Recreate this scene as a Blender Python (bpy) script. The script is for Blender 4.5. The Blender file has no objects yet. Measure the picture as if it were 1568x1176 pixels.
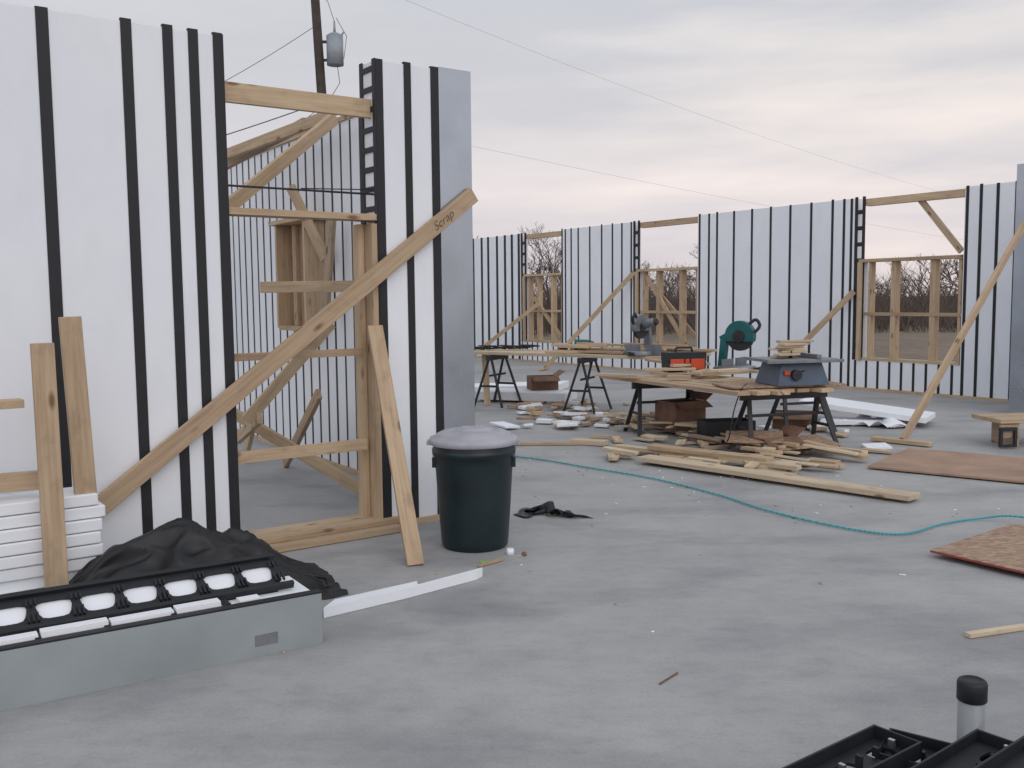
import bpy, math, random
from mathutils import Vector, Matrix, noise
random.seed(7)
V=Vector
scene=bpy.context.scene
# ---------------------------------------------------------------- materials
def mat(name):
    m=bpy.data.materials.new(name); m.use_nodes=True
    nt=m.node_tree; b=nt.nodes['Principled BSDF']
    return m,nt,b
def N(nt,t,**k):
    n=nt.nodes.new(t)
    for a,v in k.items(): setattr(n,a,v)
    return n
def ramp(nt,fac,stops):
    r=N(nt,'ShaderNodeValToRGB'); e=r.color_ramp.elements
    while len(e)<len(stops): e.new(0.5)
    for i,(p,c) in enumerate(stops):
        e[i].position=p; e[i].color=(c[0],c[1],c[2],1)
    nt.links.new(fac,r.inputs[0]); return r.outputs[0]
def noi(nt,vec,scale,detail=4,rough=.55,mapscale=None):
    n=N(nt,'ShaderNodeTexNoise'); n.inputs['Scale'].default_value=scale
    n.inputs['Detail'].default_value=detail; n.inputs['Roughness'].default_value=rough
    if mapscale:
        mp=N(nt,'ShaderNodeMapping'); mp.inputs['Scale'].default_value=mapscale
        nt.links.new(vec,mp.inputs[0]); vec=mp.outputs[0]
    nt.links.new(vec,n.inputs['Vector']); return n.outputs['Fac']
def mix(nt,a,b,f,mode='MULTIPLY'):
    m=N(nt,'ShaderNodeMix',data_type='RGBA',blend_type=mode)
    if isinstance(f,float): m.inputs[0].default_value=f
    else: nt.links.new(f,m.inputs[0])
    for s,i in ((a,6),(b,7)):
        if isinstance(s,tuple): m.inputs[i].default_value=(*s,1)
        else: nt.links.new(s,m.inputs[i])
    return m.outputs[2]
def bump(nt,b,h,strength=.2,dist=.01):
    n=N(nt,'ShaderNodeBump'); n.inputs['Strength'].default_value=strength; n.inputs['Distance'].default_value=dist
    nt.links.new(h,n.inputs['Height']); nt.links.new(n.outputs[0],b.inputs['Normal'])

def wood(name,c1,c2,rough=.75):
    m,nt,b=mat(name)
    uv=N(nt,'ShaderNodeTexCoord').outputs['UV']
    g=noi(nt,uv,1,6,.6,(2.2,38,1))
    g2=noi(nt,uv,1,3,.5,(1.0,5,1)); g3=noi(nt,uv,1,4,.6,(6,9,1))
    col=ramp(nt,g,[(.3,c1),(.62,c2)])
    col=mix(nt,col,ramp(nt,g2,[(.3,(.76,.74,.73)),(.65,(1,1,1))]),.8)
    col=mix(nt,col,ramp(nt,g3,[(.28,(.72,.72,.74)),(.45,(1,1,1))]),.7)
    vo=N(nt,'ShaderNodeTexVoronoi'); vo.inputs['Scale'].default_value=1
    mp=N(nt,'ShaderNodeMapping'); mp.inputs['Scale'].default_value=(3.2,9,1)
    nt.links.new(uv,mp.inputs[0]); nt.links.new(mp.outputs[0],vo.inputs['Vector'])
    col=mix(nt,col,ramp(nt,vo.outputs['Distance'],[(.07,(.35,.24,.16)),(.18,(1,1,1))]),.9)
    ge=N(nt,'ShaderNodeNewGeometry')
    col=mix(nt,col,ramp(nt,ge.outputs['Random Per Island'],[(0,(.72,.69,.68)),(.5,(.92,.90,.88)),(1,(1.0,1.0,.98))]),1.0)
    nt.links.new(col,b.inputs['Base Color']); b.inputs['Roughness'].default_value=rough
    bump(nt,b,g,.25,.003)
    return m
M={}
M['wood']=wood('lumber',(.49,.35,.22),(.66,.505,.34))
M['woodold']=wood('weathered_lumber',(.34,.26,.19),(.50,.39,.28))
M['woodpale']=wood('pale_lumber',(.58,.46,.32),(.76,.64,.47))

def foam():
    m,nt,b=mat('white_foam'); o=N(nt,'ShaderNodeTexCoord').outputs['Object']
    n1=noi(nt,o,.7,3,.5); n2=noi(nt,o,90,2); n3=noi(nt,o,5,4,.55,(1,1,.5))
    c=ramp(nt,n1,[(.3,(.80,.825,.875)),(.7,(.865,.88,.91))])
    c=mix(nt,c,ramp(nt,n3,[(.28,(.93,.93,.93)),(.5,(1,1,1))]),.6)
    nt.links.new(c,b.inputs['Base Color']); b.inputs['Roughness'].default_value=.65
    bump(nt,b,n2,.08,.002); return m
M['foam']=foam()
def simple(name,col,rough=.5,metal=0,var=.25,scale=8,bs=.1):
    m,nt,b=mat(name); o=N(nt,'ShaderNodeTexCoord').outputs['Object']
    n=noi(nt,o,scale,5,.6)
    lo=tuple(c*(1-var) for c in col); hi=tuple(min(1,c*(1+var)) for c in col)
    nt.links.new(ramp(nt,n,[(.3,lo),(.7,hi)]),b.inputs['Base Color'])
    b.inputs['Metallic'].default_value=metal
    r=N(nt,'ShaderNodeMapRange'); r.inputs['To Min'].default_value=rough*.8; r.inputs['To Max'].default_value=min(1,rough*1.25)
    nt.links.new(n,r.inputs[0]); nt.links.new(r.outputs[0],b.inputs['Roughness'])
    if bs: bump(nt,b,n,bs,.004)
    return m
M['black']=simple('black_plastic',(.012,.013,.017),.55,var=.3)
M['tarp']=simple('black_tarp',(.010,.010,.012),.5,var=.4,scale=20,bs=.04)
M['metal']=simple('galvanized_steel',(.44,.48,.53),.28,.9,.10,2.5,.02)
M['metalbox']=simple('galvanized_sheet',(.34,.38,.385),.5,.35,.10,2.5,.03)
M['can']=simple('dark_green_plastic',(.006,.017,.022),.38,var=.3,scale=5,bs=.04)
M['lid']=simple('grey_plastic',(.38,.38,.42),.5,var=.14,scale=6,bs=.05)
M['teal']=simple('teal_plastic',(.01,.11,.115),.4,var=.2)
M['hose']=simple('teal_rubber',(.05,.38,.42),.45,var=.1)
M['orange']=simple('orange_plastic',(.55,.065,.02),.45,var=.15)
M['blue']=simple('blue_grey_plastic',(.06,.09,.14),.45,var=.2)
M['grey']=simple('grey_metal',(.22,.23,.25),.4,.5,var=.2)
M['dark']=simple('dark_steel',(.035,.035,.04),.5,.3,var=.3)
M['card']=simple('brown_cardboard',(.19,.105,.07),.85,var=.3)
M['pole']=simple('creosote_pole',(.05,.038,.03),.85,var=.4,scale=4)
M['wire']=simple('wire',(.10,.10,.11),.6,var=.1)
M['trans']=simple('transformer_grey',(.30,.33,.36),.5,.1,var=.1)
M['bark']=simple('bare_branches',(.105,.080,.068),.9,var=.3,scale=.6,bs=0)
M['redpaint']=simple('red_edge_paint',(.28,.05,.04),.7,var=.2)
M['green']=simple('green_tag',(.22,.42,.12),.6,var=.1)
M['ink']=simple('marker_ink',(.13,.09,.06),.8,var=.3,scale=60)
def pipe_mat():
    m,nt,b=mat('translucent_pipe'); b.inputs['Base Color'].default_value=(.55,.59,.61,1)
    b.inputs['Roughness'].default_value=.25; b.inputs['Transmission Weight'].default_value=.6; return m
M['pipe']=pipe_mat()
def osb():
    m,nt,b=mat('osb_board'); uv=N(nt,'ShaderNodeTexCoord').outputs['Object']
    vo=N(nt,'ShaderNodeTexVoronoi'); vo.inputs['Scale'].default_value=26
    mp=N(nt,'ShaderNodeMapping'); mp.inputs['Scale'].default_value=(1,2.6,1); mp.inputs['Rotation'].default_value=(0,0,.6)
    nt.links.new(uv,mp.inputs[0]); nt.links.new(mp.outputs[0],vo.inputs['Vector'])
    sp=N(nt,'ShaderNodeSeparateColor'); nt.links.new(vo.outputs['Color'],sp.inputs[0])
    c=ramp(nt,sp.outputs[0],[(0,(.27,.17,.115)),(.5,(.38,.25,.165)),(1,(.50,.36,.25))])
    c=mix(nt,c,ramp(nt,noi(nt,uv,2,4),[(.3,(.75,.7,.7)),(.7,(1,1,1))]),.8)
    nt.links.new(c,b.inputs['Base Color']); b.inputs['Roughness'].default_value=.75; return m
M['osb']=osb()
M['ply']=simple('plywood',(.36,.235,.165),.75,var=.22,scale=3)
def concrete():
    m,nt,b=mat('concrete'); o=N(nt,'ShaderNodeTexCoord').outputs['Object']
    n1=noi(nt,o,.45,5,.6); n2=noi(nt,o,2.6,7,.65); n3=noi(nt,o,70,4,.7); n4=noi(nt,o,.8,4,.55,(1,2.3,1)); n5=noi(nt,o,9,6,.7,(1,1.8,1))
    c=ramp(nt,n1,[(.3,(.345,.348,.352)),(.52,(.400,.396,.392)),(.72,(.445,.435,.425))])
    c=mix(nt,c,ramp(nt,n2,[(.30,(.84,.845,.86)),(.55,(1,1,1)),(.72,(1.06,1.05,1.04))]),1.0)
    c=mix(nt,c,ramp(nt,n3,[(.35,(.84,.84,.84)),(.6,(1,1,1))]),.7)
    c=mix(nt,c,ramp(nt,n5,[(.32,(.86,.86,.86)),(.5,(1,1,1)),(.75,(1.05,1.05,1.05))]),.7)
    c=mix(nt,c,ramp(nt,n4,[(.33,(.72,.725,.745)),(.52,(1,1,1))]),.85)
    vo=N(nt,'ShaderNodeTexVoronoi'); vo.inputs['Scale'].default_value=3.5; nt.links.new(o,vo.inputs['Vector'])
    c=mix(nt,c,ramp(nt,vo.outputs['Distance'],[(.010,(.5,.45,.42)),(.026,(1,1,1))]),.7)
    nt.links.new(c,b.inputs['Base Color'])
    r=N(nt,'ShaderNodeMapRange'); r.inputs['From Min'].default_value=.3; r.inputs['From Max'].default_value=.7
    r.inputs['To Min'].default_value=.5; r.inputs['To Max'].default_value=.75
    nt.links.new(n2,r.inputs[0]); nt.links.new(r.outputs[0],b.inputs['Roughness'])
    b.inputs['Specular IOR Level'].default_value=.4
    bump(nt,b,n3,.15,.003); return m
M['concrete']=concrete()
def grass():
    m,nt,b=mat('dry_grass_ground'); o=N(nt,'ShaderNodeTexCoord').outputs['Object']
    n1=noi(nt,o,.08,6,.65); n2=noi(nt,o,2,6,.7)
    c=ramp(nt,n1,[(.3,(.14,.11,.08)),(.6,(.23,.18,.13)),(.8,(.16,.14,.09))])
    c=mix(nt,c,ramp(nt,n2,[(.3,(.6,.6,.6)),(.7,(1.1,1.1,1.1))]),1.0)
    nt.links.new(c,b.inputs['Base Color']); b.inputs['Roughness'].default_value=.95; return m
M['grass']=grass()
# ---------------------------------------------------------------- builder
class B:
    def __init__(s,name,bevel=0,smooth=False):
        s.name=name; s.v=[]; s.f=[]; s.m=[]; s.uv=[]; s.mats=[]; s.bevel=bevel; s.sm=[]; 
    def mi(s,k):
        if k not in s.mats: s.mats.append(k)
        return s.mats.index(k)
    def face(s,idx,k,uvs=None,smooth=False):
        s.f.append(idx); s.m.append(s.mi(k)); s.uv.append(uvs or [(0,0)]*len(idx)); s.sm.append(smooth)
    def box(s,o,ax,ay,az,k):
        o=V(o);ax=V(ax);ay=V(ay);az=V(az); n=len(s.v)
        if ax.cross(ay).dot(az)<0: ax,ay=ay,ax
        cs=[(0,0,0),(1,0,0),(1,1,0),(0,1,0),(0,0,1),(1,0,1),(1,1,1),(0,1,1)]
        for a,b_,c in cs: s.v.append(o+ax*a+ay*b_+az*c)
        L=[ax.length,ay.length,az.length]; i=L.index(max(L)); r=[random.uniform(0,30),random.uniform(0,30)]
        j,k2=[q for q in range(3) if q!=i]
        for fc in ((0,3,2,1),(4,5,6,7),(0,1,5,4),(1,2,6,5),(2,3,7,6),(3,0,4,7)):
            uvs=[(cs[q][i]*L[i]+r[0], cs[q][j]*L[j]+cs[q][k2]*L[k2]+r[1]) for q in fc]
            s.face([n+q for q in fc],k,uvs)
    def beam(s,p1,p2,w,t,k,wd=(0,0,1)):
        p1=V(p1);p2=V(p2); L=p2-p1; l=L.normalized(); wd=V(wd); wd=(wd-l*wd.dot(l)).normalized(); td=l.cross(wd)
        s.box(p1-wd*w/2-td*t/2,L,wd*w,td*t,k)
    def cyl(s,p1,p2,r1,r2,k,seg=16,caps=True,smooth=True):
        p1=V(p1);p2=V(p2); l=(p2-p1).normalized(); a=l.orthogonal().normalized(); b_=l.cross(a); n=len(s.v)
        for p,r in ((p1,r1),(p2,r2)):
            for i in range(seg):
                t=2*math.pi*i/seg; s.v.append(p+a*math.cos(t)*r+b_*math.sin(t)*r)
        for i in range(seg):
            j=(i+1)%seg; s.face([n+i,n+j,n+seg+j,n+seg+i],k,smooth=smooth)
        if caps:
            s.face([n+i for i in reversed(range(seg))],k); s.face([n+seg+i for i in range(seg)],k)
    def lathe(s,c,prof,k,seg=48,ks=None):
        c=V(c); n=len(s.v)
        for r,z in prof:
            for i in range(seg):
                t=2*math.pi*i/seg; s.v.append(c+V((math.cos(t)*r,math.sin(t)*r,z)))
        for q in range(len(prof)-1):
            for i in range(seg):
                j=(i+1)%seg; s.face([n+q*seg+i,n+q*seg+j,n+(q+1)*seg+j,n+(q+1)*seg+i],(ks[q] if ks else k),smooth=True)
        s.face([n+(len(prof)-1)*seg+i for i in range(seg)],ks[-1] if ks else k)
    def tube(s,pts,r,k,seg=8):
        for a,b_ in zip(pts[:-1],pts[1:]): s.cyl(a,b_,r,r,k,seg,True)
    def prism(s,pts,off,k):
        n=len(s.v); m=len(pts); off=V(off)
        for p in pts: s.v.append(V(p))
        for p in pts: s.v.append(V(p)+off)
        s.face([n+i for i in reversed(range(m))],k); s.face([n+m+i for i in range(m)],k)
        for i in range(m):
            j=(i+1)%m; s.face([n+i,n+j,n+m+j,n+m+i],k)
    def holeplate(s,o,ex,ey,t,cells,cw,h,mx,my,k,taper=0.0):
        o=V(o);ex=V(ex);ey=V(ey);t=V(t); K=20
        for c in range(cells):
            n=len(s.v); out=[];inn=[]
            for i in range(K):
                a=2*math.pi*(i+.5)/K; ca,sa=math.cos(a),math.sin(a)
                q=max(abs(ca),abs(sa)); ox,oy=ca/q,sa/q
                pw=5.; rr=(abs(ca)**pw+abs(sa)**pw)**(-1/pw)
                out.append((cw/2*(1+ox),h/2*(1+oy)))
                sx=(cw/2-mx)*(1-taper*(sa*rr))
                inn.append((cw/2+sx*ca*rr,h/2+(h/2-my)*sa*rr))
            for tt in (0,1):
                for ring in (out,inn):
                    for x,y in ring: s.v.append(o+ex*(c*cw+x)+ey*y+t*tt)
            for i in range(K):
                j=(i+1)%K
                s.face([n+i,n+j,n+K+j,n+K+i],k); s.face([n+2*K+i,n+3*K+i,n+3*K+j,n+2*K+j],k)
                s.face([n+K+i,n+K+j,n+3*K+j,n+3*K+i],k); s.face([n+i,n+2*K+i,n+2*K+j,n+j],k)
    def done(s):
        me=bpy.data.meshes.new(s.name); me.from_pydata([tuple(v) for v in s.v],[],s.f)
        for k in s.mats: me.materials.append(M[k])
        me.polygons.foreach_set('material_index',s.m); me.polygons.foreach_set('use_smooth',s.sm)
        ul=me.uv_layers.new(name='UVMap'); flat=[]
        for u in s.uv:
            for a in u: flat+= [a[0],a[1]]
        ul.data.foreach_set('uv',flat); me.update()
        ob=bpy.data.objects.new(s.name,me); scene.collection.objects.link(ob)
        if s.bevel:
            md=ob.modifiers.new('bevel','BEVEL'); md.width=s.bevel; md.segments=2; md.limit_method='ANGLE'; md.angle_limit=math.radians(40)
        return ob
class Frame:
    def __init__(s,o,d,n):
        s.o=V((*o,0)); s.d=V((*d,0)).normalized(); s.n=V((*n,0)).normalized()
    def p(s,a,off,z): return s.o+s.d*a+s.n*off+V((0,0,z))
    def box(s,b,a0,a1,o0,o1,z0,z1,k):
        b.box(s.p(a0,o0,z0),s.d*(a1-a0),s.n*(o1-o0),V((0,0,z1-z0)),k)
F1=Frame((-.267,6.63),(-.809,-.588),(.588,-.809))
F2=Frame((6.75,13.35),(-.56,.828),(-.828,-.56))
F4=Frame((-.36,6.72),(-.55,.835),(-.835,-.55))
F5=Frame((6.33,11.80),(.81,.587),(.587,-.81))
H=3.0
def ladder(b,F,a0,a1,off0,off1,z0,z1,pitch=.2):
    w=a1-a0; r=w*.2
    F.box(b,a0,a0+r,off0,off1,z0,z1,'black'); F.box(b,a1-r,a1,off0,off1,z0,z1,'black')
    z=z0
    while z<z1-.03:
        F.box(b,a0+r,a1-r,off0+.002,off1-.002,z,z+pitch*.26,'black'); z+=pitch
# ---------------------------------------------------------------- ground
g=B('ground'); g.box((-400,-200,-1.2),(800,0,0),(0,900,0),(0,0,1.0),'grass'); g.done()
g=B('concrete_slab_floor')
e1=V((.81,.587,0));e2=V((-.56,.828,0))
o=V((6.75,13.35,-.2))+e1*.32-e2*16
g.box(o,-e1*24,e2*35,(0,0,.2),'concrete'); g.done()
# ---------------------------------------------------------------- wall 1 (near left)
w=B('insulated_wall_panel',.002)
T=.2
F1.box(w,0,.708,-T,0,.04,H,'foam'); F1.box(w,1.685,7,-T,0,.04,H,'foam')
F1.box(w,0,.70,-T-.01,.01,0,.04,'wood'); F1.box(w,.74,7,-T-.01,.01,0,.038,'wood')
for a,b_ in [(.306,.246),(.506,.453),(.708,.657),(1.74,1.685),(1.88,1.823),(2.02,1.963),(2.24,2.182),(2.655,2.594),(3.07,3.01),(3.3,3.24),(3.7,3.64),(4.1,4.04),(4.5,4.44),(4.9,4.84),(5.3,5.24),(5.7,5.64),(6.1,6.04)]:
    hz=H+.006+random.uniform(0,.014)
    F1.box(w,b_,a,-.02,.004+random.uniform(0,.002),.03,hz,'black')
    F1.box(w,b_,a,-T-.004,-T+.02,.03,hz,'black')
F1.box(w,1.679,1.687,-T,.004,.03,H+.01,'black')
for i in range(8):
    z=2.06+i*.125; F1.box(w,.709,.718,-T+.03,-.03,z,z+.035,'black')
F1.box(w,.708,.718,-T-.004,-T+.035,.03,H+.01,'black'); F1.box(w,.708,.718,-.035,.004,.03,H+.01,'black')
F1.box(w,-.006,.246,-.01,.007,0,H+.015,'metal'); F1.box(w,-.008,.0,-T,.006,0,H+.015,'metal')
F1.box(w,-.004,.25,-T,-.01,H,H+.012,'metal')
w.done()
# brace board on wall 1
w=B('diagonal_brace_board',.003)
bt=F1.p(.0,.03,2.20); bb=F1.p(2.49,.06,.385)
w.beam(bt,bb,.105,.038,'wood',(0,0,1)); brd=w.done()
try:
    tcu=bpy.data.curves.new('handwriting','FONT'); tcu.body='Scrap'; tcu.size=.082; tcu.shear=.35; tcu.offset=-.0011; tcu.extrude=.0006; tcu.materials.append(M['ink'])
    to=bpy.data.objects.new('handwriting',tcu); scene.collection.objects.link(to)
    xx=(bt-bb).normalized(); zz=F1.n.copy(); yy=zz.cross(xx).normalized(); zz=xx.cross(yy)
    pos=bb+(bt-bb)*.868+zz*.0215-yy*.025
    mx=Matrix((xx,yy,zz)).transposed().to_4x4(); mx.translation=pos; to.parent=brd; to.matrix_world=mx
except Exception as ex: print(ex)
# door frame
w=B('door_frame',.003)
F1.box(w,.72,.76,-T,-.0,.04,1.98,'wood'); F1.box(w,.762,.80,-T+.01,-T+.10,.04,1.98,'wood')
F1.box(w,.70,1.70,-.10,-.062,2.65,2.765,'wood')
F1.box(w,.70,1.69,-.15,-.005,2.0,2.04,'wood')
F1.box(w,.805,1.685,-.075,-.035,.53,.60,'wood')
F1.box(w,.805,1.685,-.12,-.08,1.14,1.185,'wood')
F1.box(w,.60,1.90,-T+.0,.06,.041,.075,'wood')
F1.box(w,.66,1.75,.065,.15,.004,.042,'wood')
w.cyl(F1.p(.68,-.06,2.17),F1.p(1.70,-.06,2.17),.007,.007,'black',8)
w.cyl(F1.p(.68,-.06,2.2),F1.p(1.2,-.07,2.18),.004,.004,'black',6)
w.done()
w=B('leaning_board',.003); w.beam((-.555,5.33,.0),(-.872,6.17,1.325),.095,.04,'wood',(1,0.3,0)); w.done()
w=B('wood_stake',.003); w.beam((-2.18,4.50,0),(-2.215,4.55,1.31),.10,.04,'wood',(.8,.58,0)); w.done()
w=B('wood_stake',.003); w.beam((-2.10,4.72,0),(-2.165,4.74,1.43),.10,.04,'wood',(.8,.58,0)); w.done()
# ---------------------------------------------------------------- wall 4 (back wall seen through door)
w=B('insulated_wall_panel')
F4.box(w,.15,21,-.1,0,.04,H,'foam')
q=.35
while q<20.9:
    F4.box(w,q,q+.026+random.uniform(-.004,.006),-.001,.004,.03,H-.01,'black'); q+=.2
F4.box(w,.15,21,-.12,.02,H+.001,H+.04,'wood'); F4.box(w,.15,21,-.11,.012,0,.038,'wood')
w.done()
w=B('window_frame',.003)
F4.box(w,3.05,3.09,.005,.20,1.24,2.20,'wood'); F4.box(w,2.35,2.39,.005,.20,1.24,2.20,'wood')
F4.box(w,2.30,3.20,.005,.22,2.202,2.242,'wood'); F4.box(w,2.39,3.05,.005,.20,1.22,1.26,'wood')
F4.box(w,2.39,3.05,.006,.03,1.262,2.20,'ply'); F4.box(w,2.62,2.71,.03,.07,1.26,2.20,'wood'); F4.box(w,2.9,2.99,.03,.07,1.26,2.20,'wood')
w.done()
w=B('wall_bracing',.003)
w.beam((-2.35,8.1,.55),(-1.05,7.05,.05),.09,.04,'wood')
w.beam((-2.0,7.2,.60),(-1.40,7.5,1.32),.09,.04,'wood')
w.beam((-1.92,7.45,1.6),(-1.18,7.3,1.6),.085,.04,'wood')
w.beam((-1.86,6.3,2.07),(-1.30,7.3,2.84),.09,.04,'wood')
w.beam((-2.75,9.3,2.86),(-1.35,7.6,2.93),.09,.04,'wood')
w.beam((-3.1,9.9,2.75),(-1.7,8.2,2.97),.09,.04,'woodold')
w.beam((-1.95,8.7,2.5),(-1.6,8.4,1.85),.09,.04,'wood')
w.beam((-2.05,8.6,.03),(-1.55,7.7,.75),.09,.04,'wood')
w.beam((-1.60,8.3,1.35),(-1.5,8.2,2.2),.09,.04,'woodold')
w.beam((-2.3,8.0,.35),(-1.9,7.2,.62),.09,.04,'wood')
w.beam((-2.5,8.9,.02),(-2.2,8.3,.62),.09,.04,'wood')
w.done()
# ---------------------------------------------------------------- wall 2 (long far wall)
w=B('insulated_wall_panel')
F=F2; SILL=.47
segs=[(-4,.56),(2.38,5.81),(7.62,10.03),(11.62,18)]
for a,b_ in segs: F.box(w,a,b_,-T,0,.04,H,'foam')
wins=[(.56,2.21,2.38),(5.81,7.45,7.62),(10.03,11.43,11.62)]
for a,b_,c in wins:
    F.box(w,a,c,-T,0,.04,SILL,'foam')
    ladder(w,F,b_,c,-.03,.004,2.0,H+.02,.25)
    F.box(w,c-.06,c,-T,.002,SILL,2.0,'black'); F.box(w,b_,b_+.03,-.03,.003,SILL,2.0,'black')
    F.box(w,b_+.03,c-.06,-T+.02,-.05,SILL,2.0,'foam')
    q=a+.1
    while q<c-.03: F.box(w,q,q+.04,-.001,.004,.03,SILL-.005,'black'); q+=.205
    F.box(w,a,b_,-.14,-.03,H-.13,H-.02,'wood')
    F.box(w,a+.01,b_+.08,-.16,.012,2.0,2.05,'wood')
    F.box(w,a+.01,b_-.01,-.16,.01,SILL+.002,SILL+.04,'wood')
    F.box(w,a+.01,b_-.01,-.12,-.03,1.17,1.22,'wood')
    for f in (.02,.27,.68,.955):
        q=a+.01+(b_-a-.06)*f; F.box(w,q,q+.09 if 0.1<f<.9 else q+.045,-.15,-.04,SILL+.04,1.998,'wood')
    F.box(w,b_+.005,b_+.075,.005,.045,SILL,1.998,'wood')
stripes=[2.42,2.56,2.78,3.2,3.63,4.05,4.47,4.89,5.3,5.5,5.74]
stripes+= [7.66,7.95,8.25,8.6,9.0,9.4,9.65,9.86,9.98]
stripes+= [.06,.3,.50,-.2,-.5,-.9,-1.3,-1.7,-2.1,-2.5,-2.9]
for q in stripes: F.box(w,q,q+.045,-.001,.004,.03,H+.004+random.uniform(0,.02),'black')
for q in [11.66,11.95,12.25,12.6,13.0,13.3,13.7,14.1,14.5,14.9,15.4,15.9,16.4,16.9,17.4]: F.box(w,q,q+.09,-.001,.004,.03,H+.012,'black')
F.box(w,-4,18,-T-.01,.03,0,.038,'wood')
w.done()
w=B('insulated_wall_panel')
FE=Frame((F2.p(18,0,0).x,F2.p(18,0,0).y),(-.81,-.587),(.587,-.81))
FE.box(w,0.01,9.0,-T,0,0,H,'foam')
q=.3
while q<9: FE.box(w,q,q+.05,-.001,.004,.0,H+.01,'black'); q+=.4
w.done()
w=B('insulated_wall_panel')
F5.box(w,.0,1.15,-T,0,.04,H+.05,'foam'); F5.box(w,-.012,.30,-T-.01,.01,0,H+.065,'metal')
for q in (.31,.7,1.0): F5.box(w,q,q+.05,0,.004,.03,H+.05,'black')
F5.box(w,.31,1.15,-T-.01,.012,0,.038,'wood'); w.done()
def brace(p1,p2,k='wood',foot=True):
    w=B('wall_brace_board',.003); p1=V(p1);p2=V(p2); w.beam(p1,p2,.09,.04,k,(0,0,1))
    if foot:
        d=(p2-p1); d.z=0; d.normalize(); n=V((-d.y,d.x,0))
        w.beam(p1-n*.30-d*.03,p1+n*.30-d*.03,.09,.04,k,(d.x,d.y,0))
    w.done()
brace((3.92,9.6,.03),(6.18,11.72,2.32))
brace(F2.p(3.4,.95,.03),F2.p(2.35,.03,1.55))
brace(F2.p(8.9,1.3,.03),F2.p(7.55,.03,2.0))
brace(F2.p(12.2,1.2,.03),F2.p(10.9,.03,1.35))
brace(F2.p(.62,-.05,2.1),F2.p(1.35,-.1,2.93),foot=False)
brace(F2.p(6.2,-.08,.6),F2.p(7.35,-.08,1.95),foot=False)
brace(F2.p(5.9,-.2,.6),F2.p(7.0,-.2,1.5),foot=False)
brace(F2.p(10.15,-.08,.6),F2.p(11.2,-.08,1.5),foot=False)
# ---------------------------------------------------------------- trash can
w=B('trash_can')
c=(-.235,5.78,0)
prof=[(.19,.0),(.2,.012),(.205,.05),(.222,.30),(.236,.52),(.240,.56),(.252,.565),(.254,.60),(.246,.605),(.246,.64),(.250,.645)]
w.lathe(c,prof,'can')
lp=[(.262,.628),(.270,.632),(.271,.655),(.262,.668),(.235,.672),(.225,.688),(.19,.705),(.15,.712),(.14,.703),(.12,.700),(.11,.716),(.04,.722),(.01,.722)]
w.lathe(c,lp,'lid')
for sgn in (-1,1):
    a=V((c[0]+sgn*.24,c[1]+.02,.52)); w.box(a-V((.012,.055,.035)),(.024,0,0),(0,.11,0),(0,0,.06),'can')
    w.box(V((c[0]+sgn*.262-.02,c[1]-.05,.625)),(.04,0,0),(0,.1,0),(0,0,.022),'lid')
w.box((c[0]-.07,c[1]-.012,.705),(.14,0,0),(0,.03,0),(0,0,.026),'lid')
w.done()
# ---------------------------------------------------------------- steel faced panel lying at lower left
w=B('steel_faced_panel',.0015)
A=V((-.84,4.11,0)); d=V((-.842,-.54,0)); n=V((-.54,.842,0)); L=2.6
w.box(A,d*L,n*.012,(0,0,.225),'metalbox')
w.box(A+n*.0125,d*.012,n*.30,(0,0,.20),'metalbox')
w.box(A+d*.014+n*.014+V((0,0,.02)),d*(L-.02),n*.36,(0,0,.195),'foam')
w.box(A+n*.0-d*.004+V((0,0,.2255)),d*L,n*.045,(0,0,.008),'black')
for a,b_,h in [(.42,.60,.034),(.61,.85,.028),(.86,1.1,.036),(1.11,1.5,.028),(1.51,2.0,.034),(.25,.34,.02)]:
    w.box(A+d*a+n*.058+V((0,0,.217)),d*(b_-a),n*random.uniform(.05,.062),(0,0,h),'foam')
for a in (.38,.60,.855,1.10,1.50): w.box(A+d*a+n*.05+V((0,0,.216)),d*.022,n*.07,(0,0,.02),'black')
w.box(A+d*.20-n*.001+V((0,0,.045)),d*.10,n*.0012,(0,0,.05),'grey')
ey=(n*.17+V((0,0,.085))).normalized(); et=d.cross(ey).normalized(); 
if et.z<0: et=-et
P0=A+d*.12+n*.17+V((0,0,.236))
w.holeplate(P0,d,ey,et*.010,14,.165,.175,.020,.036,'black',-.16)
w.box(P0-et*.012,d*(L-.2),ey*.18,et*.008,'foam')
w.box(P0-ey*.02-et*.004-d*.05,d*L,ey*.02,et*.03,'black')
w.box(P0+ey*.175-et*.004-d*.02,d*L,ey*.022,et*.03,'black')
for i in range(14):
    for k2 in range(3):
        w.box(P0+d*(i*.165-.022+k2*.017)+ey*.02+et*.011,d*.008,ey*.05,et*.012,'black')
        w.box(P0+d*(i*.165-.022+k2*.017)+ey*.115+et*.011,d*.008,ey*.035,et*.012,'black')
w.box(A+d*.14+n*.16+V((0,0,.2)),d*L,n*.19,(0,0,.02),'black')
w.done()
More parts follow.
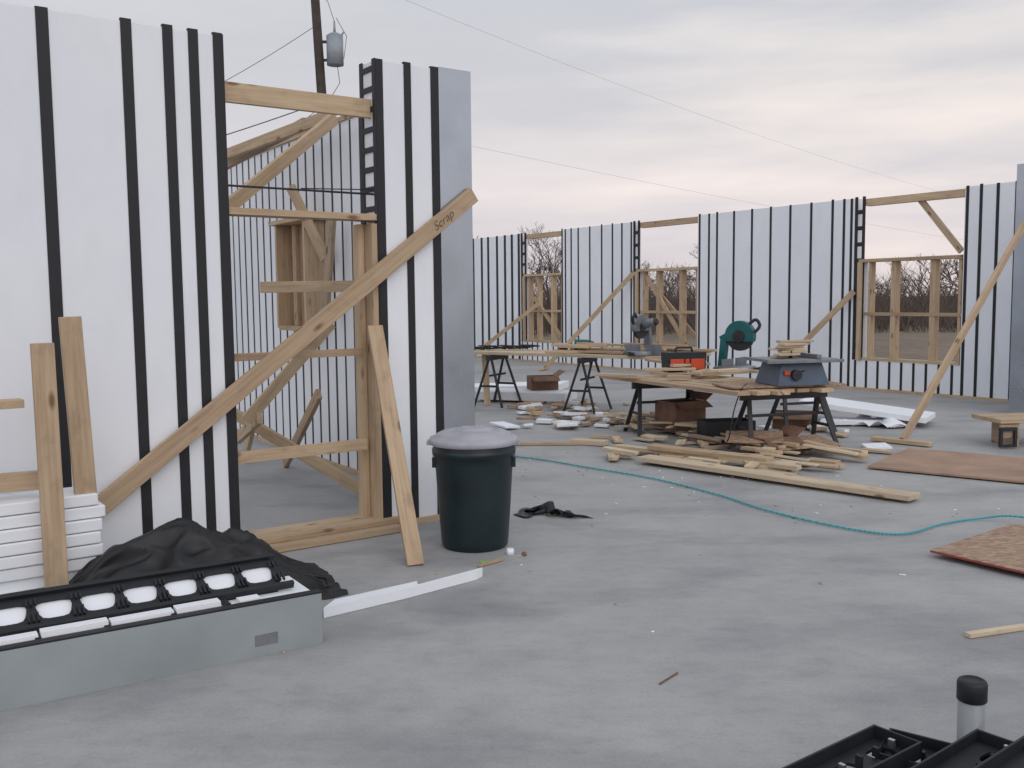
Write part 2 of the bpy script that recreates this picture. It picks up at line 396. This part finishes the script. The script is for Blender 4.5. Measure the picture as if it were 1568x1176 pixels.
# ---------------------------------------------------------------- tarp
def sheet(name,cx,cy,ux,uy,lu,lv,fn,k,nu=70,nv=40,thick=0,sub=False):
    w=B(name); u=V((ux,uy,0)).normalized(); v=V((-u.y,u.x,0)); 
    for j in range(nv+1):
        for i in range(nu+1):
            a=i/nu*2-1; b_=j/nv*2-1
            da,db,z=fn(a,b_)
            w.v.append(V((cx,cy,0))+u*(a*lu+da)+v*(b_*lv+db)+V((0,0,z)))
    for j in range(nv):
        for i in range(nu):
            q=j*(nu+1)+i; w.face([q,q+1,q+nu+2,q+nu+1],k,smooth=True)
    return w.done()
def tarpf(a,b_):
    r=min(1,math.sqrt((a*.98)**2+(b_*.98)**2))
    prof=(1-r**2.4)
    peak=.375*prof*(1-.5*max(0,a+.15))
    n1=noise.noise(V((a*2.6,b_*2.2,1.3)))*.06-abs(noise.noise(V((a*3.2+b_*2.5,b_*4-a*1.5,4))))*.075+noise.noise(V((a*9,b_*8,8)))*.009
    z=max(.006,peak+n1*(.3+prof)+.03)
    wig=noise.noise(V((a*4,b_*4,9)))*.08*r
    return (wig*.5,wig,z if r<.98 else .004+max(0,n1)*.4)
sheet('black_tarp',-1.60,4.80,.85,.42,.68,.33,tarpf,'tarp',110,60)
def scrapf(a,b_):
    n1=abs(noise.noise(V((a*1.5,b_*1.5,3.3))))*.11+abs(noise.noise(V((a*3,b_*3,7))))*.03
    return (noise.noise(V((a*2,b_*2,5)))*.10,noise.noise(V((a*2.4,b_*1.5,6)))*.12*(1-a*.5)-b_*.06*(1+a),n1*(1-abs(a)**2)+.004)
sheet('black_plastic_scrap',.27,6.55,.9,-.35,.25,.10,scrapf,'tarp',40,24)
# ---------------------------------------------------------------- foam stack and strips at left
w=B('foam_board_stack',.006)
for i in range(9):
    o=V((-2.20+random.uniform(-.03,.03),4.92+random.uniform(-.02,.02),i*.062+.002))
    w.box(o,V((-.81,-.58,0))*(1.0),V((.58,-.81,0))*random.uniform(.22,.30),(0,0,.057),'foam')
w.done()
w=B('scrap_lumber',.003)
w.beam((-3.0,4.15,.66),(-2.28,4.66,.64),.09,.04,'wood'); w.beam((-3.0,4.10,1.02),(-2.36,4.62,1.02),.04,.09,'wood')
w.done()
w=B('foam_strip')
w.prism([(-.90,4.44,.002),(-.87,4.57,.002),(-.50,4.86,.002),(-.49,4.80,.002),(-.17,5.10,.002),(-.20,5.04,.002),(-.55,4.72,.002)],(0,0,.05),'foam')
w.prism([(-1.86,2.98,.002),(-1.68,3.0,.002),(-1.66,2.85,.002),(-1.80,2.6,.002)],(0,0,.04),'foam')
w.done()
# ---------------------------------------------------------------- OSB / plywood sheets
w=B('plywood_sheet',.002)
o=V((3.05,8.2,.012)); a=V((.614,.789,0))*1.22; b_=V((.789,-.614,0))*2.44
w.box(o,a,b_,(0,0,.018),'ply'); w.done()
w=B('osb_sheet',.002)
o=V((2.38,5.4,.03)); a=V((.79,.61,0))*1.0; b_=V((.56,-.83,0))*1.0
w.box(o,a,b_,(0,0,.014),'osb'); w.box(o-a*.003+V((0,0,-.001)),a*.003,b_,(0,0,.012),'redpaint'); w.box(o+b_*.3+a*.2-V((0,0,.026)),a*.5,b_*.1,(0,0,.024),'wood')
w.done()
# ---------------------------------------------------------------- hose
def catmull(p,n=10):
    out=[]; P=[p[0]]+p+[p[-1]]
    for i in range(1,len(P)-2):
        for t in range(n):
            t/=n; a,b_,c,d_=[V(q) for q in P[i-1:i+3]]
            out.append(.5*((2*b_)+(c-a)*t+(2*a-5*b_+4*c-d_)*t*t+(3*b_-a-3*c+d_)*t**3))
    out.append(V(p[-1])); return out
w=B('air_hose')
hp=[(-1.2,9.6,.012),(.02,9.0,.012),(.656,8.37,.012),(1.15,7.82,.012),(1.54,7.15,.012),(1.78,6.57,.012),(2.14,6.05,.012),(2.42,5.9,.012),(2.78,6.15,.012),(3.09,6.28,.015),(3.3,6.1,.06),(3.8,5.6,.012)]
w.tube(catmull(hp,12),.0065,'hose'); w.done()
# ---------------------------------------------------------------- sawhorse tables
def sawhorse(w,c,ax,h,L=.75):
    c=V((*c,0)); ax=V((*ax,0)).normalized(); n=V((-ax.y,ax.x,0)); up=V((0,0,1))
    w.beam(c-ax*L/2+up*(h-.04),c+ax*L/2+up*(h-.04),.07,.05,'dark')
    for s1 in (-1,1):
        for s2 in (-1,1):
            top=c+ax*s1*(L/2-.08)+n*s2*.02+up*(h-.06); bot=c+ax*s1*(L/2-.0)+n*s2*.22
            w.beam(top,bot,.045,.02,'dark',tuple(ax))
        w.beam(c+ax*s1*(L/2-.04)-n*.13+up*h*.4,c+ax*s1*(L/2-.04)+n*.13+up*h*.4,.03,.01,'dark')
    w.beam(c-ax*(L/2-.05)+up*h*.6,c+ax*(L/2-.05)+up*h*.6,.03,.01,'dark')
w=B('sawhorse_work_table',.003)
sawhorse(w,(1.68,10.6),(1,.25),.57); sawhorse(w,(2.65,9.35),(1,.3),.57,.95); sawhorse(w,(3.1,10.3),(1,.3),.57,.6)
d=V((-.45,.89,0)); r=V((.93,.32,0)); o=V((2.12,8.85,.572))
offs=[0,.16,.33,.52,.70,.86]
for i,f in enumerate(offs):
    w.box(o+r*f+d*random.uniform(-.1,.15)+V((0,0,random.uniform(0,.004))),d*random.uniform(2.2,2.7),r*.14,(0,0,.038),'wood')
w.box(V((2.08,9.05,.622)),V((.93,.20,0))*1.25,V((-.2,.93,0))*.5,(0,0,.018),'osb')
for i in range(12):
    p=o+d*random.uniform(.6,2.4)+r*random.uniform(0,1.0)+V((0,0,.055+.010*i)); a=random.uniform(0,3.14)
    w.box(p,V((math.cos(a),math.sin(a),0))*random.uniform(.2,.7),V((-math.sin(a),math.cos(a),0))*.09,(0,0,.03),random.choice(['wood','woodpale']))
w.done()
w=B('sawhorse_work_table',.003)
sawhorse(w,(-.2,13.5),(.4,.8),.72,.6); sawhorse(w,(1.0,12.7),(.4,.8),.72,.6); 
o=V((-.65,13.55,.72)); d=V((.83,-.56,0)); r=V((.56,.83,0))
for f in (0,.15,.31,.47,.63):
    w.box(o+r*f+d*random.uniform(-.15,.1),d*random.uniform(2.6,3.2),r*.13,(0,0,.04),'woodpale')
for i in range(14):
    p=o+d*random.uniform(1.2,2.6)+r*random.uniform(0,.6)+V((0,0,.045+.008*i)); a=-.6+random.uniform(-.3,.3)
    w.box(p,V((math.cos(a),math.sin(a),0))*random.uniform(.4,1.1),V((-math.sin(a),math.cos(a),0))*.09,(0,0,.03),'wood')
for x in (-.62,-.4): w.beam((x+.05,13.5,.0),(x+.02,13.6,.718),.09,.04,'wood',(1,0,0))
w.done()
w=B('power_cords')
random.seed(31)
for i in range(3):
    pts=[(-.55+i*.3+.16*math.cos(t*1.3)+.02*t,13.72+.10*math.sin(t*1.3),.772+.004*t+.012*random.random()) for t in range(14)]
    w.tube(catmull(pts,4),.009,'black',6)
w.tube(catmull([(2.3,9.4,.64),(2.15,9.0,.62),(2.05,8.85,.45),(2.0,8.9,.15),(1.9,9.1,.12),(1.6,9.4,.14)],8),.006,'black',6)
w.done()
w=B('power_drill',.003)
w.cyl((.85,12.95,.90),(1.03,12.90,.90),.04,.035,'teal',14); w.cyl((1.03,12.90,.90),(1.10,12.88,.90),.02,.012,'dark',10); w.cyl((.88,12.94,.88),(.86,12.94,.79),.022,.025,'dark',10); w.box((.80,12.89,.765),(.11,0,0),(0,.08,0),(0,0,.035),'teal')
w.box((.62,12.95,.765),(.14,0,0),(0,.12,0),(0,0,.12),'lid'); w.box((.64,12.945,.80),(.10,0,0),(0,.006,0),(0,0,.05),'dark')
w.done()
def mitre(c,kb,rot,s=1.0):
    w=B('miter_saw',.002)
    w.cyl((0,0,.0),(0,0,.05),.16,.15,'grey',28); w.box((-.27,.03,.0),(.54,0,0),(0,.12,0),(0,0,.055),'grey')
    w.box((-.26,.05,.055),(.22,0,0),(0,.02,0),(0,0,.07),'grey'); w.box((.04,.05,.055),(.22,0,0),(0,.02,0),(0,0,.07),'grey')
    w.beam((0,.19,.04),(0,.16,.33),.08,.06,kb,(1,0,0)); w.beam((0,.2,.31),(0,-.05,.44),.06,.05,kb,(1,0,0))
    cx=V((.0,.0,.34))
    def disc(rad,x0,x1,a0,a1,k):
        pts=[cx+V((x0,math.cos(math.radians(a0+(a1-a0)*i/18))*rad,math.sin(math.radians(a0+(a1-a0)*i/18))*rad)) for i in range(19)]
        w.prism(pts,(x1-x0,0,0),k)
    disc(.15,-.035,.035,-20,200,kb); disc(.142,-.02,.02,195,345,'dark'); disc(.06,-.05,.045,0,359,'dark')
    w.cyl(cx+V((.03,.02,.03)),cx+V((.19,.03,.06)),.055,.05,kb,18); w.cyl(cx+V((.19,.03,.06)),cx+V((.22,.03,.065)),.05,.035,'dark',18)
    w.tube(catmull([cx+V((-.0,-.09,.12)),cx+V((.02,-.15,.16)),cx+V((.02,-.19,.10)),cx+V((.0,-.15,.04))],6),.016,'dark',10)
    w.cyl((0,-.15,.02),(0,-.24,.03),.02,.025,'dark',12)
    R=Matrix.Rotation(rot,3,'Z')
    w.v=[V(c)+R@(V(p)*s) for p in w.v]; w.done()
mitre((2.55,10.75,.66),'teal',.9,1.15)
mitre((1.62,12.15,.765),'grey',-.7,1.05)
w=B('tool_box',.006)
c=V((1.92,10.75,.66)); ax=V((.98,.2,0)); ay=V((-.2,.98,0))
w.box(c-ax*.22-ay*.11,ax*.44,ay*.22,(0,0,.12),'black'); w.box(c-ax*.225-ay*.115+V((0,0,.122)),ax*.45,ay*.23,(0,0,.10),'black')
w.box(c-ax*.20-ay*.122+V((0,0,.03)),ax*.16,ay*.008,(0,0,.12),'orange'); w.box(c+ax*.04-ay*.122+V((0,0,.03)),ax*.16,ay*.008,(0,0,.12),'orange')
w.tube([c-ax*.1+V((0,0,.22)),c-ax*.09+V((0,0,.27)),c+ax*.09+V((0,0,.27)),c+ax*.1+V((0,0,.22))],.012,'black')
w.box(c-ax*.03-ay*.13+V((0,0,.10)),ax*.05,ay*.012,(0,0,.05),'orange')
w.done()
w=B('table_saw',.003)
c=V((2.72,9.35,.645)); ax=V((.97,.22,0)); ay=V((-.22,.97,0)); up=V((0,0,1))
n=len(w.v)
for z,hx,hy in ((0,.27,.24),(.22,.21,.19)):
    for sx,sy in ((-1,-1),(1,-1),(1,1),(-1,1)): w.v.append(c+ax*sx*hx+ay*sy*hy+up*z)
for q in range(4): w.face([n+q,n+(q+1)%4,n+4+(q+1)%4,n+4+q],'blue')
w.face([n+3,n+2,n+1,n],'blue'); w.face([n+4,n+5,n+6,n+7],'blue')
w.box(c-ax*.36-ay*.25+up*.222,ax*.72,ay*.5,up*.028,'grey')
w.box(c-ax*.40-ay*.28+up*.215,ax*.80,ay*.025,up*.03,'grey')
w.box(c+ax*.12-ay*.26+up*.252,ax*.05,ay*.52,up*.04,'grey')
w.cyl(c-ay*.21+up*.10-ax*.08,c-ay*.26+up*.10-ax*.08,.05,.05,'dark',20); w.box(c-ax*.20-ay*.235+up*.1,ax*.06,ay*.02,up*.04,'orange')
w.tube([c-ay*.26+up*.10-ax*.08,c-ay*.26+up*.14-ax*.03,c-ay*.30+up*.14-ax*.03],.008,'dark')
w.box(c-ax*.03-ay*.05+up*.25,ax*.008,ay*.2,up*.07,'dark')
for i in range(7):
    a=random.uniform(-.3,.5)+.2; dd=V((math.cos(a),math.sin(a),0)); nn=V((-dd.y,dd.x,0))
    w.box(c-dd*random.uniform(.12,.22)-nn*random.uniform(0,.1)+up*(.252+.024*i),dd*random.uniform(.2,.42),nn*.09,up*.022,'woodpale')
w.done()
# ---------------------------------------------------------------- debris
def scraps(name,n,region,kinds,zmax,lr,seed,wr=(.05,.10),tr=(.012,.038),aim=None,tilt=.08):
    random.seed(seed); w=B(name,.002)
    for i in range(n):
        x,y,s=region()
        a=random.uniform(0,math.pi) if (aim is None or random.random()<.4) else aim+random.uniform(-.35,.35)
        tz=random.uniform(-tilt,tilt)
        dd=V((math.cos(a),math.sin(a),math.sin(tz)*.8)).normalized(); nn=V((-math.sin(a),math.cos(a),random.uniform(-.12,.12))).normalized()
        l=lr[0]+(lr[1]-lr[0])*random.random()**1.8; z=random.uniform(.0,zmax*s)+abs(dd.z)*l*.5+.01
        w.box(V((x,y,z))-dd*l/2,dd*l,nn*random.uniform(*wr),dd.cross(nn)*random.uniform(*tr),random.choice(kinds))
    w.done()
def reg_main():
    t=random.random(); c=V((1.2,11.5)).lerp(V((2.45,8.5)),t); s=random.gauss(0,.34)
    return c.x+s*.9+.2,c.y+s*.35,max(0,1-abs(s)/.8)
scraps('scrap_wood_pile',105,reg_main,['wood','woodpale','woodpale','woodold'],.13,(.10,.6),11,aim=-.9)
def reg3():
    t=random.random(); s=random.uniform(-.22,.28); return 1.05+1.4*t+s,9.0-.95*t+s*.8,random.random()
scraps('scrap_wood_pile',36,reg3,['wood','woodpale','woodpale'],.06,(.15,.65),5,aim=-.6,tilt=.04)
def regf():
    return random.gauss(.75,.40),random.uniform(10.9,13.6),random.random()*.6
scraps('foam_scraps',20,regf,['foam'],.08,(.10,.4),21,(.06,.2),(.02,.05))
scraps('scrap_wood_pile',42,regf,['wood','woodpale','osb'],.10,(.08,.4),23)
def regf2(): return random.uniform(2.6,3.6),random.uniform(9.2,10.8),random.random()*.4
scraps('foam_scraps',11,regf2,['foam','foam','osb','wood'],.10,(.10,.4),22,(.06,.2),(.02,.04))
random.seed(3)
w=B('long_plank',.003); w.beam((1.18,8.63,.05),(2.90,6.86,.04),.19,.038,'woodpale',(1,1,0)); w.done()
w=B('long_plank',.003); w.beam((1.0,9.25,.06),(2.38,7.92,.07),.09,.038,'woodpale',(1,1,0)); w.done()
w=B('long_plank',.003); w.beam((1.3,8.95,.10),(2.2,8.15,.10),.14,.038,'wood',(1,1,0)); w.done()
w=B('long_plank',.003); w.beam((-.5,9.75,.02),(.75,9.72,.02),.04,.03,'wood',(0,1,0)); w.done()
w=B('scrap_board',.003); w.beam((.62,9.82,.03),(.95,9.66,.03),.14,.05,'woodpale',(0,1,0)); w.beam((.95,9.2,.03),(1.35,9.05,.03),.12,.04,'woodpale',(0,1,0)); w.beam((3.15,8.5,.05),(2.75,9.0,.12),.09,.04,'wood',(1,1,0)); w.done()
w=B('osb_offcut',.002)
w.box((2.45,8.75,.08),(.62,.12,0.02),(-.1,.5,.03),(0,0,.012),'osb'); w.box((2.0,9.0,.12),(.5,-.2,0.02),(.1,.4,.05),(0,0,.012),'osb'); w.done()
def cbox(name,c,sx,sy,h,rot,k,flaps=True):
    w=B(name,.003); R=Matrix.Rotation(rot,3,'Z'); t=.012
    def P(x,y,z): return V(c)+R@V((x,y,z))
    def bx(x0,x1,y0,y1,z0,z1): w.box(P(x0,y0,z0),R@V((x1-x0,0,0)),R@V((0,y1-y0,0)),V((0,0,z1-z0)),k)
    bx(-sx/2,sx/2,-sy/2,sy/2,0,t); bx(-sx/2,sx/2,-sy/2,-sy/2+t,t,h); bx(-sx/2,sx/2,sy/2-t,sy/2,t,h)
    bx(-sx/2,-sx/2+t,-sy/2+t,sy/2-t,t,h); bx(sx/2-t,sx/2,-sy/2+t,sy/2-t,t,h)
    if flaps:
        w.box(P(-sx/2,-sy/2-.003,h),R@V((sx,0,0)),R@V((0,-.12,-.06)),V((0,0,.006)),k); w.box(P(sx/2+.003,-sy/2,h),R@V((0,sy,0)),R@V((.1,0,.07)),V((0,0,.006)),k)
    w.done()
cbox('cardboard_box',(1.85,10.55,.03),.42,.36,.33,.5,'card'); cbox('cardboard_box',(3.2,10.9,.0),.45,.3,.18,-.3,'card'); cbox('cardboard_box',(.45,14.2,0),.4,.35,.35,.2,'card')
cbox('plastic_crate',(2.2,9.85,.03),.52,.3,.2,.15,'black',False); cbox('cardboard_box',(2.45,9.1,.04),.4,.3,.13,.4,'card')
w=B('foam_board',.005)
w.box((3.35,11.2,.22),(1.25,-.55,-.16),(.35,.55,.0),(0,0,.06),'foam'); w.box((3.5,10.9,.02),(.95,.0,.0),(.1,.25,.0),(0,0,.05),'foam')
w.done()
w=B('foam_board',.005)
w.box((-.55,14.0,.03),(1.3,-.5,.0),(.2,.5,.0),(0,0,.12),'foam'); w.box((-.9,14.9,.02),(1.6,-.2,.05),(.2,.5,.02),(0,0,.1),'foam')
w.done()
def wsheet(a,b_):
    return (noise.noise(V((a*1.3,b_*1.5,1)))*.2,noise.noise(V((a*1.5,b_*1.3,2)))*.2,.01+abs(noise.noise(V((a*1.6,b_*1.6,5))))*.25*(1-a*a*.7))
sheet('white_plastic_sheet',4.2,11.0,1,-.35,.40,.25,wsheet,'foam',40,24)
w=B('wood_crate',.003)
c=V((4.72,9.25,0)); ax=V((.98,.1,0)); ay=V((-.1,.98,0))
w.box(c+V((0,0,.24)),ax*1.0,ay*.5,(0,0,.04),'wood'); w.box(c+ax*.18+ay*.03,ax*.04,ay*.4,(0,0,.24),'woodold'); w.box(c+ax*.8+ay*.03,ax*.04,ay*.4,(0,0,.24),'woodold')
w.box(c+V((0,0,.10))+ay*-.004,ax*.20,ay*.03,(0,0,.13),'woodold')
w.box(c-ax*.02+ay*-.035+V((0,0,.04)),ax*.03,ay*.03,(0,0,.13),'black'); w.box(c-ax*.02+ay*-.035+V((0,0,.171)),ax*.18,ay*.03,(0,0,.035),'black'); w.box(c+ax*.13+ay*-.035+V((0,0,.04)),ax*.03,ay*.03,(0,0,.13),'black'); w.box(c-ax*.02+ay*-.035+V((0,0,.014)),ax*.18,ay*.03,(0,0,.025),'black')
w.done()
random.seed(9); w=B('wood_chips')
spots=[(-.42,5.15),(-.1,5.45),(.02,5.5),(.05,5.32),(-.6,4.95),(-1.0,4.3),(-.98,4.0),(.5,4.6),(1.9,6.4),(.1,5.2),(-.03,5.62),(2.1,5.05),(.62,4.2),(1.1,5.5),(1.6,4.9)]
for i in range(60): spots.append((random.uniform(-.2,3.4),random.uniform(6.2,9.6)))
for i in range(40): spots.append((random.gauss(1.6,.7),random.gauss(8.0,.5)))
for x,y in spots:
    a=random.uniform(0,3); l=random.uniform(.008,.035); w.box((x,y,.001),(math.cos(a)*l,math.sin(a)*l,0),(-math.sin(a)*.01,math.cos(a)*.01,0),(0,0,.004),random.choice(['wood','woodpale','foam','woodold']))
w.beam((-.2,5.28,.01),(-.06,5.42,.01),.02,.012,'wood',(1,0,0)); w.beam((1.98,4.1,.012),(2.4,4.24,.012),.035,.018,'woodpale',(0,1,0)); w.beam((.56,3.62,.004),(.65,3.73,.004),.005,.005,'card',(1,0,0))
w.cyl((-.02,5.55,0),(-.02,5.55,.035),.024,.021,'foam',12); w.cyl((.06,5.52,0),(.06,5.52,.02),.016,.014,'card',10)
w.cyl((-.17,5.38,0.0),(-.17,5.38,.01),.026,.022,'green',12)
w.done()
# ---------------------------------------------------------------- bottom right: pipe and black web forms
w=B('capped_pipe')
c=V((1.46,2.98,0)); w.lathe(c,[(.041,0),(.041,.24)],'pipe',32); 
w.lathe(c,[(.043,.205),(.0455,.208),(.0455,.262),(.042,.270),(.034,.274),(.03,.269),(.01,.269)],'black',32); w.done()
w=B('plastic_wall_form',.0015)
def tray(o,a,b_,la,lb,z,h):
    o=V((*o,z)); a=V((*a,0)).normalized(); b_=V((*b_,0)).normalized()
    cells=max(1,int(la/.17)); la=cells*.17
    w.holeplate(o,a,b_,V((0,0,.012)),cells,.17,lb,.04,lb*.28,'black')
    for q in (0,lb-.008): w.box(o+b_*q+V((0,0,.012)),a*la,b_*.008,(0,0,h),'black')
    w.box(o+V((0,0,.0121)),a*.008,b_*lb,(0,0,h*.98),'black'); w.box(o+a*(la-.008)+V((0,0,.0121)),a*.008,b_*lb,(0,0,h*.98),'black')
    for i in range(cells*2): w.box(o+a*(i*.085+.03)+b_*lb*.45+V((0,0,.013)),a*.012,b_*.02,(0,0,.03),'metal' if i%3==0 else 'black')
tray((1.13,2.93),(-.80,-.6),(.62,-.78),1.2,.16,.10,.04)
tray((1.20,2.98),(.80,-.6),(-.55,-.83),.5,.20,.07,.035)
tray((1.42,2.86),(-.78,-.62),(.62,-.78),1.2,.22,.12,.035)
tray((1.75,2.95),(-.78,-.62),(.62,-.78),1.2,.25,.14,.04)
w.box((.7,2.2,0),(.9,.6,0),(.5,-.7,0),(0,0,.07),'foam')
w.done()
# ---------------------------------------------------------------- utility pole
w=B('utility_pole')
pb=V((-4.45,25,-.2)); pt=V((-4.92,25,10.6))
w.cyl(pb,pt,.15,.105,'pole',14)
def at(z): return pb+(pt-pb)*((z+.2)/10.8)
t=at(7.75)+V((.42,-.05,0)); w.cyl(t-V((0,0,.36)),t+V((0,0,.36)),.21,.21,'trans',20); w.cyl(t+V((0,0,.36)),t+V((0,0,.43)),.21,.1,'trans',20)
w.cyl(t+V((.0,0,.41)),t+V((.0,0,.72)),.035,.022,'trans',10); w.cyl(t+V((.15,-.0,.34)),t+V((.24,-.0,.47)),.025,.025,'trans',8)
w.box(at(7.95)+V((0,-.03,0)),(.3,0,0),(0,.06,0),(0,0,.06),'dark'); w.box(at(7.5)+V((0,-.03,0)),(.26,0,0),(0,.06,0),(0,0,.06),'dark')
w.cyl(at(9.9)+V((-.9,0,0)),at(9.9)+V((.9,0,0)),.06,.06,'pole',6)
w.tube([t+V((0,0,.72)),t+V((-.15,0,1.2)),at(9.3)],.008,'wire',6); w.tube([t+V((.22,0,-.2)),t+V((.3,0,.35)),t+V((.05,0,.8))],.008,'wire',6)
w.tube([t+V((.05,0,-.36)),t+V((.1,0,-.8)),t+V((-.1,0,-1.1)),at(6.5)],.009,'wire',6)
w.done()
w=B('power_lines')
def wire(a,b_,sag,r=.012,n=24):
    a=V(a);b_=V(b_); pts=[a.lerp(b_,i/n)-V((0,0,4*sag*(i/n)*(1-i/n))) for i in range(n+1)]; w.tube(pts,r,'wire',5)
wire(at(8.4),(-14,25,4.6),.5,.008); wire(at(6.5),(-16,22,3.2),.35,.014); wire(at(6.4),(-14,30,3.6),.6,.008)
wire(at(9.6)+V((.8,0,0)),(60,80,7.0),2.5,.0028); wire(at(6.2),(60,80,3.6),1.0,.0028)
wire(at(9.9),(-40,20,9.5),1.0,.012)
w.done()
# ---------------------------------------------------------------- bare trees
random.seed(17)
def branch(w,p,d,l,r,dep):
    q=p+d*l; a=d.orthogonal().normalized(); b_=d.cross(a); n=len(w.v)
    r2=max(.0075,r*.6)
    for c,rr in ((p,r),(q,r2)):
        for t in (0,2.094,4.188): w.v.append(c+a*math.cos(t)*rr+b_*math.sin(t)*rr)
    for i in range(3): w.face([n+i,n+(i+1)%3,n+3+(i+1)%3,n+3+i],'bark')
    if dep<=0: return
    for i in range(random.choice((2,3,3))):
        nd=(d+V((random.uniform(-1,1),random.uniform(-1,1),random.uniform(-.35,.55)))*.85).normalized()
        branch(w,q if i else p+d*l*.7,nd,l*random.uniform(.58,.84),r2,dep-1)
w=B('bare_treeline')
for i in range(64):
    x=-16+i*1.1+random.uniform(-.8,.8); y=random.uniform(46,60)
    if -16<x<-4: hs=.8
    elif x<3.5: hs=1.12
    elif x<7.5: hs=.75
    elif x<11.5: hs=.95
    elif x<20: hs=.8
    elif x<25: hs=.95
    else: hs=.9
    branch(w,V((x,y,-.2)),V((random.uniform(-.1,.1),0,1)).normalized(),1.4*hs*random.uniform(.85,1.1),.11,6)
w.done()
w=B('brush')
for i in range(8000):
    x=random.uniform(-20,48); y=random.uniform(42,62); h=random.uniform(1.3,3.5)*(0.75+.6*noise.noise(V((x*.15,y*.1,0)))+.2)
    d_=V((random.uniform(-.6,.6),random.uniform(-.3,.3),1)); p=V((x,y,-.2)); n=len(w.v); ww=random.uniform(.012,.035)
    w.v+= [p+V((-ww,0,0)),p+V((ww,0,0)),p+d_*h]; w.face([n,n+1,n+2],'bark')
    for k2 in range(5):
        m_=p+d_*h*random.uniform(.2,.8); e=m_+V((random.uniform(-.8,.8),random.uniform(-.3,.3),random.uniform(.2,.8))); n=len(w.v)
        w.v+=[m_,m_+V((.028,0,.0)),e]; w.face([n,n+1,n+2],'bark')
w.done()
# ---------------------------------------------------------------- world, sun, camera
world=bpy.data.worlds.new('World'); scene.world=world; world.use_nodes=True
nt=world.node_tree; nt.nodes.clear()
EL=math.radians(40); AZ=math.radians(150)
sky=N(nt,'ShaderNodeTexSky'); sky.sky_type='NISHITA'; sky.sun_disc=False; sky.sun_elevation=EL; sky.sun_rotation=AZ; sky.dust_density=3
bg1=N(nt,'ShaderNodeBackground'); nt.links.new(sky.outputs[0],bg1.inputs[0]); bg1.inputs[1].default_value=.006
tc=N(nt,'ShaderNodeTexCoord').outputs['Generated']
sp=N(nt,'ShaderNodeSeparateXYZ'); nt.links.new(tc,sp.inputs[0])
base=ramp(nt,sp.outputs['Z'],[(0,(.73,.665,.69)),(.07,(.735,.685,.715)),(.2,(.665,.655,.685)),(.36,(.63,.65,.70)),(1,(.60,.64,.70))])
n1=noi(nt,tc,2.4,5,.5,(1,1,6.5)); n2=noi(nt,tc,1.1,3,.5,(1,1,2.5))
c1=mix(nt,base,ramp(nt,n1,[(.32,(.93,.935,.95)),(.55,(1,1,1)),(.75,(1.06,1.05,1.04))]),1.0)
c1=mix(nt,c1,ramp(nt,n2,[(.3,(.96,.965,.98)),(.65,(1.02,1.02,1.01))]),1.0)
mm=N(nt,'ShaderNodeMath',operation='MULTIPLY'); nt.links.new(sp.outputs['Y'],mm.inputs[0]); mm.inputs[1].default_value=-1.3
back=ramp(nt,mm.outputs[0],[(0,(1,1,1)),(1,(1.5,1.48,1.46))])  # added fill: sky behind the camera brightened to light the walls facing it
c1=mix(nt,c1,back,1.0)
gd=V((.30,.93,.185)).normalized()
dp=N(nt,'ShaderNodeVectorMath',operation='DOT_PRODUCT'); nt.links.new(tc,dp.inputs[0]); dp.inputs[1].default_value=gd
gl=ramp(nt,dp.outputs['Value'],[(.88,(0,0,0)),(.995,(1,1,1))])
cm=ramp(nt,n1,[(.40,(0,0,0)),(.66,(1,1,1))])
gm=mix(nt,gl,cm,1.0)
c2=mix(nt,c1,(.22,.155,.09),gm,'ADD')
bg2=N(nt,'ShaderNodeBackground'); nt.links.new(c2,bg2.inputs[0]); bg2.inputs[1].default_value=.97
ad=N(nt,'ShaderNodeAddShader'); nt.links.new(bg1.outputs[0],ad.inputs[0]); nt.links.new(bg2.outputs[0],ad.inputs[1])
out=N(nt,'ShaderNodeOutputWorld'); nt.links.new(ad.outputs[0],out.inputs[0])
sl=bpy.data.lights.new('sun','SUN'); sl.energy=.5; sl.angle=math.radians(50); sl.color=(1,.94,.88)
so=bpy.data.objects.new('sun',sl); scene.collection.objects.link(so)
sd=V((math.sin(AZ)*math.cos(EL),math.cos(AZ)*math.cos(EL),math.sin(EL)))
so.rotation_euler=(-sd).to_track_quat('-Z','Y').to_euler()
cam=bpy.data.cameras.new('camera'); co=bpy.data.objects.new('camera',cam); scene.collection.objects.link(co)
cam.sensor_width=36; cam.lens=33.9; cam.clip_end=3000; cam.clip_start=.05
Mx=Matrix.Rotation(math.radians(84.9),4,'X')@Matrix.Rotation(math.radians(-.57),4,'Z')
co.matrix_world=Matrix.Translation((0,0,1.5))@Mx
scene.camera=co
scene.view_settings.view_transform='Standard'; scene.view_settings.look='None'; scene.view_settings.exposure=0
